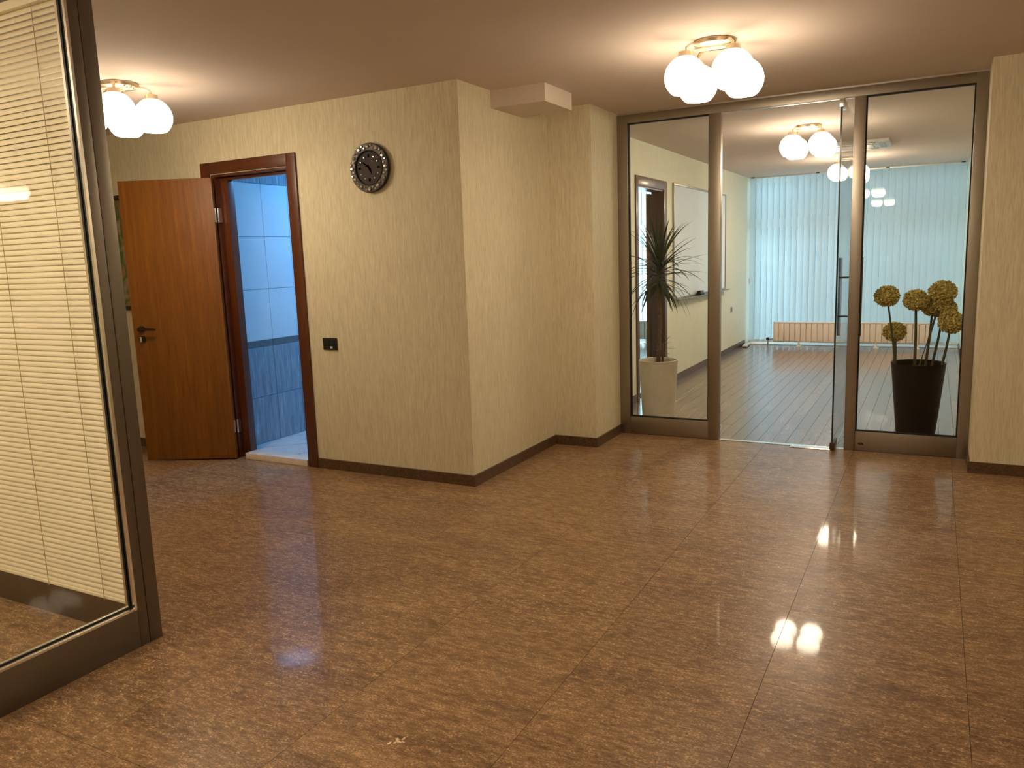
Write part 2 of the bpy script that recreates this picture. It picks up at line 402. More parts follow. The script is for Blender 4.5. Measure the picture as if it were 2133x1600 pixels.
# ---- toilet: walls, tiles, floor, light
BX = -4.66
BZ = 0.035
bw = bboxes('wall_toilet_left', [(BX - 0.10, BX - 0.008, YA + 0.10, 6.5, 0, H)], TGROUT, 'tiled toilet wall seen through the open doorway')
bboxes('wall_toilet_back', [(BX - 0.10, XA - 0.10, 6.5, 6.6, 0, H)], TWHITE, 'white tiled back wall of the toilet')
rows = [(BZ, 0.405, TDARK), (0.405, 0.80, TDARK), (0.80, 0.85, TBORD), (0.85, 1.25, TWHITE), (1.25, 1.655, TWHITE), (1.655, 2.06, TWHITE), (2.06, 2.465, TDARK)]
tm = {}
CW = 0.283
for z0, z1, mt in rows:
    for k in range(-1, 8):
        y0 = 4.357 + k*CW; y1 = y0 + CW
        y0 = max(y0, YA + 0.101); y1 = min(y1, 6.5)
        key = (round(z1-z0, 3), round(y1-y0, 3), mt.name)
        if key not in tm:
            b2 = bmesh.new(); g = 0.0045; hw, hh = (y1-y0)/2 - g/2, (z1-z0)/2 - g/2
            bx(b2, -0.008, 0.0, -hw, hw, -hh, hh, 0.0); tm[key] = mesh_of(b2, 'wall_tile', mt)
        link('wall_tile', tm[key], bw, (BX, (y0+y1)/2, (z0+z1)/2))
bf = bboxes('floor_toilet', [(BX - 0.05, XA - 0.1, YA + 0.085, 6.5, 0.001, BZ - 0.006)], TGROUT, 'pale tiled toilet floor laid on the diagonal', 'floor')
# diagonal tiles, clipped to the room
def clip(poly, axis, val, keep_less):
    out = []
    for a, b in zip(poly, poly[1:] + poly[:1]):
        ia = (a[axis] <= val) == keep_less; ib = (b[axis] <= val) == keep_less
        if ia: out.append(a)
        if ia != ib:
            t = (val - a[axis])/(b[axis] - a[axis]); out.append((a[0] + t*(b[0]-a[0]), a[1] + t*(b[1]-a[1])))
    return out
ft = 0.33; c45 = math.sqrt(0.5)
for i in range(-8, 9):
    for j in range(-8, 9):
        g = 0.0035
        q = [(i*ft + g, j*ft + g), ((i+1)*ft - g, j*ft + g), ((i+1)*ft - g, (j+1)*ft - g), (i*ft + g, (j+1)*ft - g)]
        poly = [(-4.353 + c45*(u + v), 4.532 + c45*(v - u)) for u, v in q]
        for ax, val, less in ((0, BX, False), (0, -2.63, True), (1, YA + 0.10, False), (1, 6.5, True)):
            if poly: poly = clip(poly, ax, val, less)
        if len(poly) < 3: continue
        ar = abs(sum(a[0]*b[1]-b[0]*a[1] for a, b in zip(poly, poly[1:]+poly[:1])))/2
        if ar < 0.004: continue
        cx = sum(p[0] for p in poly)/len(poly); cy = sum(p[1] for p in poly)/len(poly)
        b2 = bmesh.new()
        lo = [b2.verts.new((x-cx, y-cy, -0.006)) for x, y in poly]; hi = [b2.verts.new((x-cx, y-cy, 0)) for x, y in poly]
        b2.faces.new(hi); b2.faces.new(list(reversed(lo)))
        for k in range(len(poly)): b2.faces.new((lo[k], lo[(k+1) % len(poly)], hi[(k+1) % len(poly)], hi[k]))
        obj('floor_tile', b2, TFLOOR, bf, loc=(cx, cy, BZ))
bl = thing('toilet_ceiling_light', 'round cool white light on the toilet ceiling, out of view', 'ceiling light', (-3.90, 5.37, H))
bm = bmesh.new(); lathe(bm, [(0.19, 0.0), (0.19, -0.03), (0.175, -0.04)], 40); obj('rim', bm, WHITEP, bl, True)
bm = bmesh.new(); lathe(bm, [(0.17, -0.0405), (0.15, -0.052), (0.08, -0.058)], 40); obj('diffuser', bm, LED, bl, True)

# ---- toilet door casing (trim), sill
t1 = thing('trim_2', 'reddish brown wooden casing around the toilet doorway', 'door frame', (DX0, YA, 0), kind='structure')
CO = 0.016
box('casing_post', (-4.708, -4.628, YA - CO, YA, 0, 2.17), FRAMEW, t1, 0.003)
box('casing_post', (-3.885, -3.805, YA - CO, YA, 0, 2.17), FRAMEW, t1, 0.003)
box('casing_head', (-4.628, -3.885, YA - CO, YA, 2.09, 2.17), FRAMEWX, t1, 0.003)
box('jamb_lining', (DX0, -4.585, YA, YA + 0.045, 0.0, DZ), FRAMEW, t1, 0.002)
box('jamb_lining', (-3.905, DX1, YA, YA + 0.10, 0.0, DZ), FRAMEW, t1, 0.002)
box('door_stop', (DX0, -4.515, YA + 0.045, YA + 0.105, 0.0, DZ), FRAMEW, t1, 0.002)
box('head_lining', (-4.585, -3.905, YA, YA + 0.045, 2.068, DZ), FRAMEWX, t1, 0.002)
box('head_stop', (-4.515, -3.905, YA + 0.045, YA + 0.105, 2.045, DZ), FRAMEWX, t1, 0.002)
sl = box('trim_3', (-4.515, -3.905, YA - 0.012, YA + 0.10, 0.0, 0.046), SILL, None, 0.003)
tag(sl, 'pale marble sill across the toilet doorway', 'door sill', kind='structure')

# ---- toilet door leaf, swung open into the corridor
d1 = thing('door_1', 'open cherry brown wooden door beside the toilet doorway', 'door', (-4.572, 4.121, 0), math.radians(-155.3), kind='structure')
bm = bmesh.new(); bx(bm, 0.012, 0.70, 0.0, 0.04, 0.012, 2.062, 0.0025)
obj('door_leaf', bm, DOORW, d1, True)
for s in (1, -1):
    yb = 0.04 if s > 0 else 0.0
    h = bmesh.new()
    tube(h, [(0.635, yb, 1.0), (0.635, yb + s*0.009, 1.0)], 0.025, 24)
    hd = obj('handle', h, BRONZE, d1, True)
    h = bmesh.new()
    tube(h, [(0.635, yb + s*0.008, 1.0), (0.635, yb + s*0.05, 1.0), (0.625, yb + s*0.056, 1.0), (0.56, yb + s*0.058, 1.0), (0.51, yb + s*0.056, 0.997)], [0.010, 0.010, 0.010, 0.009, 0.008], 12)
    obj('lever', h, BRONZE, hd, True)
    h = bmesh.new()
    tube(h, [(0.635, yb, 0.925), (0.635, yb + s*0.008, 0.925)], 0.025, 24)
    es = obj('key_escutcheon', h, BRONZE, d1, True)
    h = bmesh.new(); bx(h, 0.628, 0.642, yb + (0.008 if s > 0 else -0.03), yb + (0.03 if s > 0 else -0.008), 0.905, 0.945, 0.003); obj('thumb_turn', h, CHROME, es, True)
for hz in (0.25, 1.80):
    h = bmesh.new(); tube(h, [(0, -0.006, hz - 0.05), (0, -0.006, hz + 0.05)], 0.007, 12)
    hg = obj('hinge', h, CHROME, d1, True)
    h = bmesh.new(); bx(h, 0.009, 0.0118, 0.004, 0.036, hz - 0.05, hz + 0.05); obj('hinge_plate', h, CHROME, hg)
for hz in (0.25, 1.80):
    box('hinge_plate', (-4.585, -4.5825, YA + 0.004, YA + 0.034, hz - 0.05, hz + 0.05), CHROME, t1)

# ================================================================== GLASS PARTITION to the meeting room
FD = 0.055   # profile depth
gp = thing('glass_partition', 'aluminium framed glass partition between hall and meeting room', 'partition', (-0.97, YE, 0))
def gbox(name, b, mat=ALU, bev=0.002): return box(name, b, mat, gp, bev)
y0, y1 = YE, YE + FD
gbox('post', (XD + 0.001, -2.098, y0, y1, 0, H - 0.012))
gbox('mullion', (-1.478, -1.394, y0, y1, 0, 2.395))
gbox('mullion', (-0.515, -0.444, y0, y1, 0, 2.395))
gbox('post', (0.180, XF - 0.001, y0, y1, 0, H - 0.012))
gbox('top_rail', (-2.098, 0.180, y0, y1, 2.395, H - 0.012))
gbox('bottom_rail', (-2.098, -1.478, y0 + 0.004, y1 - 0.004, 0, 0.138))
gbox('bottom_rail', (-0.444, 0.180, y0 + 0.004, y1 - 0.004, 0, 0.138))
gbox('ceiling_trim', (XD + 0.001, XF - 0.001, y0 + 0.004, y1 - 0.004, H - 0.012, H - 0.0005), ALUL, 0)
for (a, b) in ((-2.098, -1.478), (-0.444, 0.180)):
    gy = YE + FD/2; zb, zt = 0.138, 2.395; e = 0.008
    gbox('glass_pane', (a + 0.002, b - 0.002, gy - 0.005, gy + 0.005, zb + 0.002, zt - 0.002), GLASS, 0)
    for s in (-1, 1):
        bm = bmesh.new(); yy0, yy1 = (gy - 0.013, gy - 0.0052) if s < 0 else (gy + 0.0052, gy + 0.013)
        bx(bm, a, a + e, yy0, yy1, zb, zt); bx(bm, b - e, b, yy0, yy1, zb, zt)
        bx(bm, a + e, b - e, yy0, yy1, zb, zb + e); bx(bm, a + e, b - e, yy0, yy1, zt - e, zt)
        o = obj('glazing_seal', bm, RUBBER, gp); o.location = -ORG[gp.name]
# dark scuff low on the right-hand rail
bm = bmesh.new(); n = 16; rs = random.Random(3)
lo = [bm.verts.new(((0.020*rs.uniform(0.7, 1.2))*math.cos(2*PI*k/n), 0.0, 0.010*rs.uniform(0.7, 1.2)*math.sin(2*PI*k/n))) for k in range(n)]
hi = [bm.verts.new((v.co.x*0.85, -0.0006, v.co.z*0.85)) for v in lo]
bm.faces.new(hi)
for k in range(n): bm.faces.new((lo[k], lo[(k+1) % n], hi[(k+1) % n], hi[k]))
o = obj('scuff_mark', bm, BRONZE, gp); o.location = Vector((-0.405, YE + 0.0039, 0.050)) - ORG[gp.name]
# threshold and floor-spring plate
th = box('trim_4', (-1.394, -0.515, YE + 0.002, YE + 0.045, -0.003, 0.003), ALUL); tag(th, 'thin metal threshold strip under the glass door opening', 'threshold', kind='structure')
sp = thing('floor_spring_cover', 'bright metal floor closer plate at foot of the glass door', 'floor plate', (-0.74, YE - 0.02, 0.0))
box('plate', (-0.872, -0.600, YE - 0.062, YE + 0.0, 0.0005, 0.004), ALUL, sp, 0.0008)
for xx in (-0.86, -0.612):
    bm = bmesh.new(); lathe(bm, [(0.006, 0.004), (0.006, 0.0055), (0.003, 0.006)], 12, xx + 0.74, 0.0 - 0.011); obj('screw', bm, CHROME, sp, True)

# ---- glass door leaf, swung 90 degrees into the meeting room
d2 = thing('door_2', 'frameless glass door standing open into the meeting room', 'door', (-0.585, YE + 0.002, 0), math.radians(-1.0), kind='structure')
# local +y runs along the leaf
def dbox(name, b, mat, bev=0.0, parent=None):
    bm = bmesh.new(); bx(bm, *b, bev); return obj(name, bm, mat, parent or d2, bev > 0)
gl = dbox('glass_leaf', (-0.005, 0.005, -0.064, 0.813, 0.013, 2.375), GLASS)
dbox('polished_edge', (-0.0052, 0.0052, -0.0665, -0.064, 0.058, 2.33), GLASSE, 0, gl)
dbox('polished_edge', (-0.0052, 0.0052, 0.813, 0.8155, 0.013, 2.375), GLASSE, 0, gl)
for z0, z1 in ((0.008, 0.058), (2.330, 2.380)):
    f = dbox('patch_fitting', (-0.016, 0.016, -0.068, 0.10, z0, z1), BRONZE if z0 < 1 else ALUL, 0.003)
    bm = bmesh.new(); tube(bm, [(0, 0, z0 - 0.008 if z0 < 1 else z1 - 0.002), (0, 0, z0 + 0.002 if z0 < 1 else z1 + 0.010)], 0.012, 16); obj('pivot', bm, CHROME, f, True)
hz0, hz1 = 0.735, 1.335
hd = None
for s in (-1, 1):
    bm = bmesh.new(); tube(bm, [(s*0.078, 0.72, hz0), (s*0.078, 0.72, hz1)], 0.0135, 16); hb = obj('pull_handle', bm, BRONZE, d2, True)
    for z in (hz0 + 0.15, hz1 - 0.15):
        bm = bmesh.new(); tube(bm, [(s*0.005, 0.72, z), (s*0.072, 0.72, z)], 0.007, 12); obj('standoff', bm, BRONZE, hb, True)

# ================================================================== MEETING ROOM beyond the partition
f2 = bboxes('floor_meeting', [(XA - 0.1, 0.75, YE, YWIN, -0.10, -0.006)], GROUT, 'brown laminate plank floor of the meeting room', 'floor')
PW, PL = 0.10, 1.20
pcache = {}
x = XA; row = 0
while x < 0.70:
    off = [0.0, 0.43, 0.83, 0.21, 0.62, 1.03][row % 6]
    y = YE + 0.004 - off
    while y < YFAR - 0.02:
        a, b = max(y, YE + 0.002), min(y + PL, YFAR)
        if b - a > 0.03:
            key = round(b - a, 3)
            if key not in pcache:
                b2 = bmesh.new(); L = (b - a) - 0.0022
                bx(b2, -PW/2 + 0.0012, PW/2 - 0.0012, -L/2, L/2, -0.006, 0.0)
                pcache[key] = mesh_of(b2, 'plank', PLANK)
            link('plank', pcache[key], f2, (x + PW/2, (a + b)/2, 0))
        y += PL
    x += PW; row += 1
bboxes('floor_side_room', [(-5.7, XA - 0.1, 6.6, YWIN, -0.10, 0.0)], PLANK, 'wooden floor of the side room through the far doorway', 'floor')
# walls
SY0, SY1, SZ = 7.245, 8.075, 2.06             # side doorway
bboxes('wall_meeting_left', [(XA - 0.10, XW, YE + 0.06, SY0, 0, H), (XA - 0.10, XW, SY1, YWIN, 0, H), (XA - 0.10, XW, SY0, SY1, SZ, H)], PAINT, 'pale cream wall of the meeting room with the whiteboard')
bboxes('wall_meeting_right', [(0.62, 0.72, YE + 0.06, YWIN, 0, H), (0.335, 0.62, 11.47, YWIN, 0, H)], PAINT, 'pale wall and corner pier at right of the meeting room')
bboxes('wall_side_room', [(-5.8, -5.7, 6.5, YWIN, 0, H), (-5.7, XA - 0.1, 6.605, 6.7, 0, H)], PAINT, 'pale walls of the side room through the far doorway')
bboxes('baseboard_meeting', [(XW, XW + 0.012, YE + 0.06, SY0 - 0.07, 0, 0.075), (XW, XW + 0.012, SY1 + 0.07, YFAR - 0.2, 0, 0.075), (0.323, 0.62, 11.458, 11.47, 0, 0.075), (0.323, 0.335, 11.47, YFAR - 0.2, 0, 0.075)], BASE, 'dark skirting along the meeting room walls', 'baseboard')
# window wall: lintel, frame, glazing
def window_wall(n, xa, xb, label):
    w = thing('window_%d' % n, label, 'window', ((xa+xb)/2, YWIN, 0), kind='structure')
    yy0, yy1 = YWIN, YWIN + 0.06
    def wb(nm, b, mt=WHITEP): return box(nm, b, mt, w)
    wb('bottom_frame', (xa, xb, yy0, yy1, -0.10, 0.07)); wb('top_frame', (xa, xb, yy0, yy1, 2.40, H + 0.15))
    wb('transom', (xa, xb, yy0, yy1, 1.74, 1.86))
    k = max(2, round((xb - xa)/1.0)); st = (xb - xa)/k
    for i in range(k + 1):
        x = xa + i*st
        wb('mullion', (max(xa, x - 0.018), min(xb, x + 0.018), yy0, yy1, 0.07, 1.74)); wb('mullion', (max(xa, x - 0.018), min(xb, x + 0.018), yy0, yy1, 1.86, 2.40))
    for i in range(k):
        xl, xr = xa + i*st + 0.018, xa + (i+1)*st - 0.018
        wb('glass_pane', (xl, xr, yy0 + 0.025, yy0 + 0.035, 0.07, 1.74), GLASS); wb('glass_pane', (xl, xr, yy0 + 0.025, yy0 + 0.035, 1.86, 2.40), GLASS)
window_wall(1, XA - 0.05, 0.75, 'full height window behind the vertical blinds of the meeting room')
window_wall(2, -5.8, XA - 0.05, 'bright window of the side room beyond the far doorway')
sl = box('trim_5', (XW + 0.012, 0.323, YFAR - 0.17, YWIN - 0.001, 0.0, 0.012), SILL); tag(sl, 'pale strip on the floor under the window', 'sill', kind='structure')  # low pale strip along the foot of the window

# vertical blinds
def slat_mesh(w, z0, z1):
    bm = bmesh.new(); n = 4; vs = []
    for z in (z0, z1):
        vs.append([bm.verts.new((-w/2 + w*i/n, 0.004*(1 - (2*i/n - 1)**2), z)) for i in range(n + 1)])
    for i in range(n): bm.faces.new((vs[0][i], vs[0][i+1], vs[1][i+1], vs[1][i]))
    return mesh_of(bm, 'slat', FABRIC, True, 80)
def vblind(label, xa, xb, y, z0, z1):
    t = thing('vertical_blind', label, 'blind', (xa, y, z0))
    box('headrail', (xa, xb, y - 0.022, y + 0.022, z1 + 0.004, H - 0.001), ALUL, t)
    me = slat_mesh(0.089, 0.0, z1 - z0); cm = None
    n = int((xb - xa)/0.0835); st = (xb - xa)/n
    for i in range(n):
        o = link('slat', me, t, (st*(i + 0.5), random.uniform(-0.002, 0.002), 0), (0, 0, math.radians(-19 + random.uniform(-4, 4))))
        if cm is None:
            bm = bmesh.new(); bx(bm, -0.04, 0.04, -0.002, 0.006, -0.012, 0.02); cm = mesh_of(bm, 'bottom_weight', WHITEP)
        link('bottom_weight', cm, o)
    bm = bmesh.new(); tube(bm, [(0.012, -0.05, z1 - z0), (0.012, -0.05, 0.92)], 0.002, 6); o = obj('pull_chain', bm, WHITEP, t)
    bm = bmesh.new(); tube(bm, [(0.012, -0.05, 0.85), (0.012, -0.05, 0.93)], 0.010, 10); obj('chain_weight', bm, SILL, o, True)
    nb = 4
    for i in range(nb):
        xx = xa + (xb - xa)*(i + 0.02)/(nb - 0.9)
        if xx < xb - 0.03: box('ceiling_bracket', (xx, xx + 0.045, y - 0.026, y - 0.022, z1 + 0.01, H - 0.002), BLACKP, t)
    return t
vblind('pale blue lit vertical blinds covering the meeting room window', -2.462, 0.325, 12.235, 0.055, 2.445)
vblind('white vertical blinds in the side room seen through far doorway', -5.5, -2.7, 12.235, 0.055, 2.445)

# radiators
def rib_mesh():
    bm = bmesh.new(); bx(bm, -0.0335, 0.0335, -0.034, 0.034, 0.0, 0.262, 0.010)
    return mesh_of(bm, 'radiator_section', RADM, True)
RIB = rib_mesh()
def radiator(label, xa, n, y, full=True):
    z0 = 0.078; t = thing('radiator', label, 'radiator', (xa, y, 0))
    P = 0.0765
    for i in range(n): link('radiator_section', RIB, t, (P*(i + 0.5), 0, z0))
    L = n*P
    bm = bmesh.new(); bx(bm, 0, L, -0.036, 0.036, z0 + 0.262, z0 + 0.280, 0.003); obj('top_grille', bm, RADM, t, True)
    bm = bmesh.new(); bx(bm, 0, L, -0.008, 0.008, z0 + 0.004, z0 + 0.255); obj('core', bm, RADM, t)
    bm = bmesh.new(); tube(bm, [(0, 0, z0 - 0.004), (L, 0, z0 - 0.004)], 0.008, 8); obj('lower_pipe', bm, RADM, t, True)
    k = max(2, round(L/0.55))
    for i in range(k):
        xx = L*(i + 0.68)/k if i else 0.36
        bm = bmesh.new(); bx(bm, xx - 0.012, xx + 0.012, -0.012, 0.012, 0.0, z0 + 0.01); bx(bm, xx - 0.035, xx + 0.035, -0.05, 0.05, 0.0, 0.008); obj('foot', bm, RADM, t)
    bm = bmesh.new(); tube(bm, [(0.0, 0, z0 + 0.03), (-0.06, 0, z0 + 0.03), (-0.075, 0, z0 + 0.015), (-0.075, 0, 0.0)], 0.011, 12); v = obj('valve', bm, CHROME, t, True)
    bm = bmesh.new(); tube(bm, [(-0.058, 0, z0 + 0.03), (-0.10, 0, z0 + 0.03)], [0.022, 0.017], 16); obj('valve_knob', bm, BLACKP, v, True)
    return t
radiator('long low cream radiator standing before the meeting room blinds', -2.062, 27, 12.02)
radiator('cream radiator in the side room behind the dracaena', -4.95, 22, 12.02)

# side doorway casing and leaf
t2 = thing('trim_6', 'dark reddish wooden casing of the far side doorway behind the dracaena', 'door frame', (XW, 7.66, 0), kind='structure')
ZT = 2.145
box('casing_post', (XW, XW + 0.014, SY0 - 0.06, SY0 + 0.012, 0, ZT), FRAMEW, t2, 0.002)
box('casing_post', (XW, XW + 0.014, SY1 - 0.012, SY1 + 0.075, 0, ZT), FRAMEW, t2, 0.002)
box('casing_head', (XW, XW + 0.014, SY0 + 0.012, SY1 - 0.012, SZ - 0.005, ZT), FRAMEW, t2, 0.002)
box('jamb_lining', (XA - 0.102, XW, SY0, SY0 + 0.02, 0, SZ), FRAMEW, t2)
box('jamb_lining', (XA - 0.102, XW, SY1 - 0.02, SY1, 0, SZ), FRAMEW, t2)
box('head_lining', (XA - 0.102, XW, SY0 + 0.02, SY1 - 0.02, SZ - 0.02, SZ), FRAMEW, t2)
d3 = thing('door_3', 'brown door folded back inside the side room doorway', 'door', (XA - 0.12, SY1 - 0.01, 0), math.radians(8), kind='structure')
bm = bmesh.new(); bx(bm, -0.045, -0.005, 0.01, 0.76, 0.012, 2.03, 0.002); obj('door_leaf', bm, DOORW, d3, True)
bm = bmesh.new(); tube(bm, [(-0.045, 0.69, 1.0), (-0.053, 0.69, 1.0)], 0.025, 20); h = obj('handle', bm, BRONZE, d3, True)
bm = bmesh.new(); tube(bm, [(-0.05, 0.69, 1.0), (-0.10, 0.69, 1.0), (-0.105, 0.56, 1.0)], 0.009, 10); obj('lever', bm, BRONZE, h, True)

# whiteboard
WY0, WY1, WZ0, WZ1 = 8.385, 10.78, 0.905, 2.150
wb = thing('whiteboard', 'large white marker board on the meeting room wall', 'whiteboard', (XW, (WY0+WY1)/2, WZ0))
box('writing_surface', (XW + 0.001, XW + 0.012, WY0 + 0.02, WY1 - 0.02, WZ0 + 0.02, WZ1 - 0.02), WBOARD, wb)
box('frame_rail', (XW + 0.001, XW + 0.020, WY0, WY1, WZ1 - 0.022, WZ1), ALU, wb, 0.002)
box('frame_rail', (XW + 0.001, XW + 0.020, WY0, WY1, WZ0, WZ0 + 0.022), ALU, wb, 0.002)
box('frame_stile', (XW + 0.001, XW + 0.020, WY0, WY0 + 0.022, WZ0 + 0.022, WZ1 - 0.022), ALU, wb, 0.002)
box('frame_stile', (XW + 0.001, XW + 0.020, WY1 - 0.022, WY1, WZ0 + 0.022, WZ1 - 0.022), ALU, wb, 0.002)
box('pen_tray', (XW + 0.020, XW + 0.085, WY0 + 0.02, WY1 - 0.02, WZ0 - 0.006, WZ0 + 0.004), ALU, wb, 0.002)
er = thing('board_eraser', 'black board eraser lying on the whiteboard tray', 'eraser', (XW + 0.052, 9.36, WZ0 + 0.004))
bm = bmesh.new(); bx(bm, -0.022, 0.022, -0.075, 0.075, 0.016, 0.052, 0.005); obj('grip', bm, BLACKP, er, True)
bm = bmesh.new(); bx(bm, -0.027, 0.027, -0.077, 0.077, 0.0, 0.016, 0.002); obj('felt_pad', bm, RUBBER, er)
# wall socket in meeting room
so = thing('power_socket', 'small dark socket low on the meeting room wall near the blinds', 'socket', (XW, 11.21, 0.595))
bm = bmesh.new(); bx(bm, 0.0, 0.010, -0.04, 0.04, -0.04, 0.04, 0.002); obj('plate', bm, ALU, so, True)
bm = bmesh.new(); tube(bm, [(0.0105, 0, 0), (0.0115, 0, 0)], 0.022, 20); obj('recess', bm, BLACKP, so)
# white strip on the floor in the far corner
st = thing('cable_duct', 'white plastic strip lying on floor in the far left corner', 'duct', (XW + 0.07, 11.93, 0.0), math.radians(4))
bm = bmesh.new(); bx(bm, -0.035, 0.035, -0.20, 0.20, 0.014, 0.032, 0.003); obj('lid', bm, WHITEP, st, True)
bm = bmesh.new(); bx(bm, -0.030, 0.030, -0.19, 0.19, 0.0, 0.014); obj('base', bm, BLACKP, st)

# ceiling cassette air conditioner
ac = thing('air_conditioner', 'square ceiling air conditioner cassette in the meeting room', 'air conditioner', (-0.78, 9.22, H))
bm = bmesh.new(); bx(bm, -0.325, 0.325, -0.325, 0.325, -0.030, -0.0005, 0.006); obj('panel', bm, WHITEP, ac, True)
bm = bmesh.new(); bx(bm, -0.17, 0.17, -0.17, 0.17, -0.036, -0.0302, 0.002); gr = obj('intake_grille', bm, WHITEP, ac, True)
for k in range(9):
    bm = bmesh.new(); bx(bm, -0.16, 0.16, -0.156 + k*0.036, -0.138 + k*0.036, -0.0375, -0.0362); obj('slot', bm, ALU, gr)
for k in range(4):
    bm = bmesh.new(); bx(bm, -0.20, 0.20, 0.225, 0.280, -0.0335, -0.0302); obj('outlet_flap', bm, BLACKP if k in (0, 2) else ALU, ac, rot=(0, 0, k*PI/2))

# ================================================================== PLANTERS
# dracaena
dr = thing('potted_dracaena', 'spiky dracaena in a tall cream pot behind left glass pane', 'plant', (-2.000, 6.30, 0))
bm = bmesh.new(); lathe(bm, [(0.125, 0.0), (0.131, 0.006), (0.160, 0.535), (0.163, 0.542), (0.160, 0.545), (0.150, 0.543), (0.148, 0.50)], 48, cap1=False); obj('pot', bm, POTW, dr, True)
bm = bmesh.new(); lathe(bm, [(0.1485, 0.505), (0.08, 0.515), (0.02, 0.517)], 32, cap0=False); obj('soil', bm, SOIL, dr, True)
bm = bmesh.new()
tp = [(0.01 + 0.006*math.sin(z*9), 0.004*math.sin(z*7), z) for z in [0.50 + 0.06*k for k in range(15)]]
tube(bm, tp, [0.019 - 0.0005*k for k in range(15)], 12); obj('trunk', bm, TRUNK, dr, True)
def leaf(bmx, base, az, elev, L, W, droop):
    n = 9; p = Vector(base); d = Vector((math.cos(az)*math.cos(elev), math.sin(az)*math.cos(elev), math.sin(elev)))
    side = Vector((-math.sin(az), math.cos(az), 0)); prev = None
    for i in range(n + 1):
        t = i/n; w = W*(0.55 + 0.45*math.sin(min(1, t*2.2)*PI/2))*(1 - t**2.2) + 0.0004
        nrm = side.cross(d).normalized()
        a = bmx.verts.new(p - side*w/2 + nrm*w*0.18); c = bmx.verts.new(p); b = bmx.verts.new(p + side*w/2 + nrm*w*0.18)
        if prev: bmx.faces.new((prev[0], prev[1], c, a)); bmx.faces.new((prev[1], prev[2], b, c))
        prev = (a, c, b)
        d = (d + Vector((0, 0, -droop/n))).normalized(); p = p + d*(L/n)
rl = random.Random(21)
for k in range(96):
    t = k/95
    az = k*2.39996 + rl.uniform(-0.25, 0.25)
    el = math.radians(82 - 98*t + rl.uniform(-9, 9))
    L = 0.42 + rl.uniform(-0.06, 0.05) - 0.05*abs(t - 0.5)
    # keep the leaves clear of the glass in front
    if math.sin(az) < -0.3 and el < 1.1: L *= 0.80
    bm = bmesh.new(); leaf(bm, (0.012, 0.0, 1.355 - 0.20*t), az, el, L, 0.026 + rl.uniform(-0.003, 0.004), 0.5 + 1.7*rl.random()*(0.35 + t))
    obj('leaf', bm, LEAFM, dr, True, angle=80)
# young side shoot in the pot
bm = bmesh.new(); tube(bm, [(0.045, -0.03, 0.50), (0.048, -0.03, 0.60), (0.052, -0.03, 0.70)], [0.010, 0.009, 0.007], 8); sh = obj('side_shoot', bm, TRUNK, dr, True)
for k in range(14):
    bm = bmesh.new(); leaf(bm, (0.051, -0.03, 0.70 - 0.008*k), k*2.4, math.radians(75 - 7*k), 0.10 + 0.02*rl.random(), 0.011, 0.6); obj('leaf', bm, LEAFM, sh, True, angle=80)

# artificial alliums in black pot
al = thing('potted_alliums', 'round olive pompom flowers in a tall black pot behind glass', 'flowers', (-0.073, 6.2, 0))
bm = bmesh.new(); lathe(bm, [(0.116, 0.0), (0.119, 0.004), (0.174, 0.580), (0.1775, 0.592), (0.175, 0.595), (0.166, 0.592), (0.164, 0.55)], 48, cap1=False); obj('pot', bm, POTB, al, True)
bm = bmesh.new(); lathe(bm, [(0.1645, 0.552), (0.08, 0.556), (0.02, 0.557)], 32, cap0=False); obj('soil', bm, SOIL, al, True)
def bloom_mesh(r, seed):
    rr = random.Random(seed); bm = bmesh.new()
    bmesh.ops.create_icosphere(bm, subdivisions=3, radius=r*0.72)
    N = 300
    for k in range(N):
        z = 1 - 2*(k + 0.5)/N; a = k*2.39996; q = math.sqrt(1 - z*z)
        d = Vector((q*math.cos(a), q*math.sin(a), z*0.92)).normalized()
        d = (d + Vector((rr.uniform(-.1, .1), rr.uniform(-.1, .1), rr.uniform(-.1, .1)))).normalized()
        s = d.orthogonal().normalized(); u = d.cross(s)
        w = r*rr.uniform(0.075, 0.12); b0 = d*r*0.68; mid = d*r*rr.uniform(0.86, 1.0); tip = mid + d*r*rr.uniform(0.10, 0.20)
        ph = rr.uniform(0, 6.28)
        ring = [bm.verts.new(mid + (s*math.cos(ph + 2*PI*j/5) + u*math.sin(ph + 2*PI*j/5))*w) for j in range(5)]
        root = bm.verts.new(b0); top = bm.verts.new(tip - d*r*0.06)
        for j in range(5):
            bm.faces.new((root, ring[(j+1) % 5], ring[j])); bm.faces.new((top, ring[j], ring[(j+1) % 5]))
    return mesh_of(bm, 'bloom', BLOOMM)
# (bloom x, y, z, radius), stem foot x,y
fl_spec = [((-0.289, 6.17, 1.064), 0.084, (-0.212, 6.15), 0.007), ((-0.235, 6.30, 0.800), 0.080, (-0.225, 6.24), 0.011), ((-0.106, 6.17, 1.036), 0.083, (-0.095, 6.13), 0.0095),
           ((0.058, 6.24, 1.085), 0.092, (-0.075, 6.13), 0.0075), ((0.000, 6.28, 0.985), 0.080, (-0.030, 6.26), 0.0085), ((0.072, 6.30, 0.970), 0.082, (0.008, 6.24), 0.0085), ((0.118, 6.20, 0.880), 0.088, (0.068, 6.18), 0.0085)]
for k, (c, r, ft0, sr) in enumerate(fl_spec):
    c = Vector(c) - Vector((-0.073, 6.2, 0)); f0 = Vector((ft0[0] + 0.073, ft0[1] - 6.2, 0.545))
    mid = (c + f0)/2 + Vector((0.004, 0, 0))
    bm = bmesh.new(); tube(bm, [f0, mid, c], [sr*1.15, sr, sr*0.8], 10); s = obj('stem', bm, STEMM, al, True)
    link('bloom', bloom_mesh(r, k), s, c).scale = (1, 1, 0.9)

